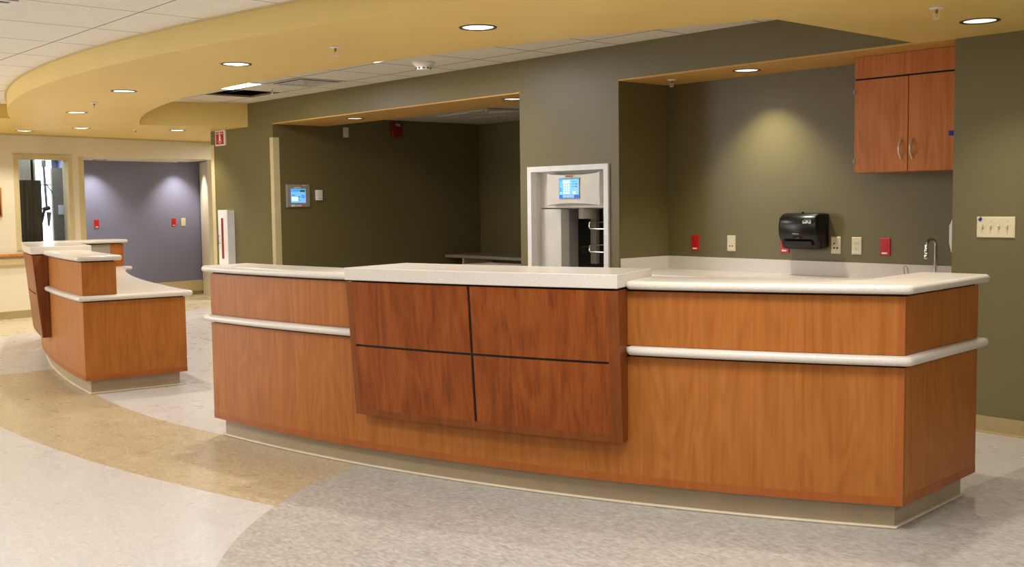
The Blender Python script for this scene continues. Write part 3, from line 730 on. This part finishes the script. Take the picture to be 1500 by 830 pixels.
for z in (1.226, 1.030):
    mb = MB(); r_ = .006
    mb.tube([(.245, .02, z+.055), (.240, .02, z+.02), (.252, .02, z), (.448, .02, z)], r_)
    mb.tube([(.245, .22, z+.055), (.240, .22, z+.02), (.252, .22, z), (.448, .22, z)], r_)
    mb.tube([(.245, .02, z+.055), (.245, .22, z+.055)], r_)
    mb.build('rack', 'chrome', t, 50)
MB().box(-.26, -.21, .40, .44, .99, 1.04).build('latch_box', 'slot', t); MB().box(-.2, -.1, .36, .40, 1.05, 1.06).build('shelf_bar', 'chrome', t)

# ------------------------------------------------------------------ dark room behind the opening
t = thing('wall_screen', 'grey wall control panel with lit blue screen on the dark green side wall', 'control panel', (-11.93, 6.775, 1.43), PI/2)
W_, H_ = .325, .282
MB().rbox(0, W_, -.03, 0, 0, H_, .006).build('housing', 'putty_dark', t)
sc = MB().box(.055, .26, -.033, -.03, .056, .226).build('screen', 'screen_mid', t)
def sp_(x, z, w_, h_, mat): MB().box(.055+x, .055+x+w_, -.034, -.033, .056+z, .056+z+h_).build('screen_area', mat, sc)
sp_(.0, .135, .12, .03, 'screen_blue'); sp_(.125, .130, .07, .030, 'screen_green'); sp_(.005, .08, .05, .022, 'screen_teal'); sp_(.008, .02, .09, .052, 'screen_light'); sp_(.14, .06, .05, .04, 'screen_blue'); sp_(.10, .062, .02, .018, 'green_ink'); sp_(.105, .025, .02, .014, 'screen_teal'); sp_(.165, .058, .022, .012, 'screen_deep')
MB().box(.10, .19, -.0325, -.03, .235, .248).box(.055, .11, -.0325, -.03, .008, .034).box(.125, .20, -.0325, -.03, .012, .028).box(.22, .27, -.0325, -.03, .262, .272).build('key_strip', 'white_plastic', t)
MB().box(.222, .236, -.0325, -.03, .014, .022).build('indicator', 'red_led', t)
t = thing('thermostat', 'small white sensor box right of the lit wall screen', 'thermostat', (-11.93, 7.19, 1.515), PI/2)
MB().loft([[(x, y, z) for x, y in ((0, 0), (.012, -.03), (.05, -.038), (.088, -.03), (.10, 0))] for z in (0, .006, .122, .128)]).build('housing', 'white_plastic', t, 40)
MB().box(.035, .06, -.0385, -.037, .018, .024).build('slot', 'slot', t)
t = thing('fire_strobe', 'dark red fire alarm strobe high on the dark green side wall', 'alarm', (-11.93, 8.35, 2.33), PI/2)
MB().loft([[(x*k+.085*(1-k), y, .1+(z-.1)*k) for x, z in ((.02, 0), (.15, 0), (.17, .03), (.17, .19), (0, .19), (0, .03))] for y, k in ((0, 1), (-.04, 1), (-.05, .92))]).build('housing', 'dark_red', t, 30)
text_part('FIRE', .045, 'white_ink', t, (.09, -.052, .16)); MB().box(.055, .115, -.062, -.05, .05, .12).build('lens', 'dark_red', t)
t = thing('work_counter', 'long dark-topped shelf counter along the back wall of the dark room', 'counter', (-11.93, 9.225, 0))
slab([(0, 0), (4.5, 0), (4.5, .64), (0, .64)], .715, .755, 'counter_top', 'grey_laminate', t, square=True)
for x in (.25, 2.2, 4.2): MB().box(x, x+.04, .1, .6, 0, .715).build('leg', 'corner_guard', t)
t = thing('work_table', 'pale worktop in the room behind the left end of the green column', 'table', (-8.75, 6.66, 0))
slab([(0, 0), (1.3, 0), (1.3, .72), (0, .72)], .80, .835, 'table_top', 'solid_surface', t)
MB().box(.06, 1.28, .06, .68, .1, .80).build('cabinet_body', 'cabinet_wood', t); MB().box(.1, 1.28, .12, .64, 0, .1).build('toe_kick', 'cove_base', t)

# ------------------------------------------------------------------ fire extinguisher cabinet and sign
t = thing('extinguisher_cabinet', 'white fire extinguisher cabinet on the green wall near the corridor corner', 'cabinet', (-13.24, YW, .70))
MB().box(0, .25, -.085, 0, 0, .70).build('cabinet_box', 'white_metal', t)
d = MB().rbox(-.004, .254, -.104, -.087, -.004, .704, .004).build('door', 'white_metal', t)
MB().box(.085, .145, -.1055, -.104, .075, .60).build('window_slit', 'picture_dark', d)
MB().box(.112, .145, -.1065, -.1055, .08, .595).build('red_strip', 'red_plastic', d)
MB().tube([(.035, -.104, .27), (.035, -.124, .275), (.035, -.124, .37), (.035, -.104, .375)], .006).build('handle', 'grey_metal', d)
t = thing('extinguisher_sign', 'red and white fire extinguisher sign under the yellow soffit', 'sign', (-13.415, YW-.022, 2.24))
MB().box(0, .275, 0, .022, 0, .195).build('sign_body', 'white_plastic', t)
MB().box(.022, .240, -.001, 0, .018, .180).build('red_face', 'red_plastic', t)
MB().loft([[(.110+x, y, .06+z) for x, z in ((0, 0), (.045, 0), (.045, .055), (.034, .075), (.034, .088), (.012, .088), (.0, .06))] for y in (-.002, -.001)]).build('pictogram', 'white_ink', t)
MB().loft([[(.075, y, .065), (.085, y, .065), (.131, y, .034), (.178, y, .065), (.188, y, .065), (.131, y, .022)] for y in (-.002, -.001)]).build('arrow', 'white_ink', t)
text_part('FIRE', .018, 'white_ink', t, (.131, -.0015, .170)); text_part('EXTINGUISHER', .026, 'white_ink', t, (.131, -.0015, .155))

# ------------------------------------------------------------------ ceiling fittings
def downlight():
    t = thing('downlight', '', 'ceiling light')
    MB().lathe([(.086, 0), (.090, -.004), (.106, -.004), (.108, 0), (.096, .0005)], 32).build('trim_ring', 'lamp_rim', t, 40)
    MB().lathe([(.094, .0), (.088, .05), (.070, .10)], 32).build('reflector', 'white_metal', t, 60)
    MB().lathe([(.0, .098), (.072, .10), (.072, .104), (0, .104)], 24).build('lamp', 'lamp_glow', t)
    return t
DL = downlight()
def put_light(first, x, y, z, label, group=None, pw=30, size=110, blend=.9):
    t = DL if first else copy_tree(DL)
    t.location = (x, y, z); t['label'] = label
    t['group'] = 'recessed downlights'
    if pw: spot('downlight_lamp', (x, y, z+.06), pw, size, blend, rad=.03)
    return t
lab = ['recessed downlight in the yellow soffit above the near counter, largest on the left half', 'recessed downlight in the soffit, second from the big near one', 'recessed downlight in the yellow soffit above the gap between the counters',
       'small recessed downlight in the soffit above the distant left counter', 'tiny downlight near the far end of the soffit, front of the blue alcove', 'recessed downlight in the soffit hidden above the counter corner',
       'recessed downlight at the top right above the switch plate wall', 'tiny downlight in the soffit left of the extinguisher sign', 'bright oval downlight at the far left end of the soffit']
PW = [55, 55, 55, 60, 85, 50, 38, 50, 45]
for i, (x, y) in enumerate(SOFFIT_LIGHTS):
    if i == 5:                                  # out of the frame: only its light
        spot('downlight_lamp', (x, y, 2.43), PW[i], 110, .9); continue
    put_light(i == 0, x, y, 2.44, lab[i], None, PW[i], 95 if i == 6 else 110)
put_light(False, *NICHE_LIGHTS[0], 2.438, 'recessed downlight in the orange niche ceiling throwing a scallop on the wall', None, 52, 100, .8)
put_light(False, *OPENING_LIGHTS[0], 2.438, 'left downlight in the orange underside of the dark opening', None, 1.5, 100)
put_light(False, *OPENING_LIGHTS[1], 2.438, 'right downlight in the orange underside, cut by the green column', None, 1.5, 100)
for s_, lb in ((-1.45, 'left downlight washing the blue alcove wall'), (.02, 'right downlight washing the blue alcove wall')):
    p = BW(s_, -.30); put_light(False, p[0], p[1], 2.169, lb, None, 42, 100, .8)

def sprinkler():
    t = thing('sprinkler', '', 'sprinkler')
    MB().lathe([(0, 0), (.036, 0), (.038, -.004), (.030, -.008), (.012, -.010), (0, -.010)], 20).build('escutcheon', 'white_plastic', t, 40)
    MB().lathe([(0, -.008), (.008, -.010), (.007, -.03), (0, -.03)], 10).build('stem', 'bronze', t, 40)
    MB().tube([(-.012, 0, -.028), (-.015, 0, -.04), (-.006, 0, -.055), (.006, 0, -.055), (.015, 0, -.04), (.012, 0, -.028)], .003, 6).build('frame_arm', 'white_plastic', t)
    MB().lathe([(0, -.055), (.018, -.055), (.018, -.058), (0, -.058)], 12).build('deflector', 'white_plastic', t)
    return t
SP = sprinkler()
for i, (x, y, z, lb) in enumerate([(-5.912, 3.733, 2.44, 'sprinkler head in the yellow soffit above the near counter'), (-2.867, 5.459, 2.44, 'sprinkler head in the soffit at the top right'),
        (-10.354, 3.882, 2.44, 'sprinkler head in the soffit above the distant counter'), (-13.728, 5.665, 2.44, 'tiny sprinkler head at the far end of the yellow soffit'),
        (-5.88, 6.898, 2.438, 'sprinkler head in the orange niche ceiling corner'), (-10.812, 6.006, 2.73, 'sprinkler head in the tile ceiling beside the missing tile'), (-9.95, 8.3, 2.555, 'sprinkler head in the dark room tile ceiling')]):
    t = SP if i == 0 else copy_tree(SP); t.location = (x, y, z); t['label'] = lb; t['group'] = 'sprinkler heads'
t = thing('smoke_detector', 'white smoke detector on the tile ceiling behind the soffit', 'smoke detector', (-8.02, 5.99, 2.73))
MB().lathe([(0, 0), (.105, 0), (.10, -.02), (.07, -.04), (.066, -.045)], 28).build('base', 'white_plastic', t, 40)
MB().lathe([(.066, -.045), (.062, -.07), (0, -.075)], 28).build('chamber', 'white_plastic', t, 40)
mb = MB()
for k in range(10):
    a = 2*PI*k/10; c, s_ = math.cos(a), math.sin(a); mb.tube([(.0645*c, .0645*s_, -.050), (.0635*c, .0635*s_, -.062)], .009, 6)
mb.build('vent_slots', 'slot', t)
def diffuser(name, label, x0, x1, y0, y1, z, n=6, matf='putty', matd='slot'):
    t = thing(name, label, 'air vent', group='air diffusers', loc=((x0+x1)/2, (y0+y1)/2, z)); hx, hy = (x1-x0)/2, (y1-y0)/2
    MB().box(-hx, hx, -hy, hy, -.002, .0).build('backing', matd, t)
    for k in range(n):
        ax, ay = hx*(1-k/n), hy*(1-k/n); q = min(hx, hy)/n*.58; z0, z1 = (-.006, -.003) if k == 0 else (-.014, -.011)
        f = MB(); f.box(-ax, ax, -ay, -ay+q, z0, z1).box(-ax, ax, ay-q, ay, z0, z1).box(-ax, -ax+q, -ay+q, ay-q, z0, z1).box(ax-q, ax, -ay+q, ay-q, z0, z1)
        f.build('louver', matf, t)
    return t
diffuser('air_diffuser', 'square louvered air vent in the tile ceiling behind the soffit', -10.38, -9.72, 5.71, 6.26, 2.73)
diffuser('air_diffuser', 'louvered air vent in the ceiling of the dark room, near the column', -10.38, -9.72, 8.15, 8.75, 2.555)
def troffer(label, x0, x1, y0, y1, z, pw, glow='panel_glow'):
    t = thing('ceiling_panel_light', label, 'ceiling light', group='square ceiling panel lights', loc=((x0+x1)/2, (y0+y1)/2, z)); hx, hy = (x1-x0)/2, (y1-y0)/2; w_ = .02
    MB().box(-hx, hx, -hy, -hy+w_, -.006, 0).box(-hx, hx, hy-w_, hy, -.006, 0).box(-hx, -hx+w_, -hy+w_, hy-w_, -.006, 0).box(hx-w_, hx, -hy+w_, hy-w_, -.006, 0).build('frame', 'white_metal', t)
    MB().box(-hx+w_, hx-w_, -hy+w_, hy-w_, -.004, -.001).build('diffuser', glow, t)
    if pw: area('panel_lamp', ((x0+x1)/2, (y0+y1)/2, z-.02), (x1-x0)*.8, pw, (1, .95, .88), sy=(y1-y0)*.8)
troffer('bright square panel light in the tile ceiling beside the missing tile', -11.1, -10.4, 5.10, 5.69, 2.73, 11)
troffer('bright panel light almost hidden behind the yellow soffit edge', -8.3, -7.6, 5.03, 5.66, 2.73, 11)
troffer('unlit panel light in the ceiling of the dark room', -11.1, -10.4, 8.45, 9.05, 2.555, 0, 'ceiling_tile_alcove')
t = thing('ceiling_panel_light', 'white framed fitting in the corridor tiles at the top left corner', 'ceiling light', (-6.69, 1.67, 2.595))
for u, z in ((1, -.004), (.86, -.012), (.72, -.004)):
    f = MB(); hx, hy = .34*u, .32*u; w_ = .03
    f.box(-hx, hx, -hy, -hy+w_, z-.004, z).box(-hx, hx, hy-w_, hy, z-.004, z).box(-hx, -hx+w_, -hy+w_, hy-w_, z-.004, z).box(hx-w_, hx, -hy+w_, hy-w_, z-.004, z); f.build('frame', 'white_metal', t)
MB().box(-.34, .34, -.32, .32, -.002, 0).build('backing', 'putty_dark', t)
bpy.context.view_layer.update()
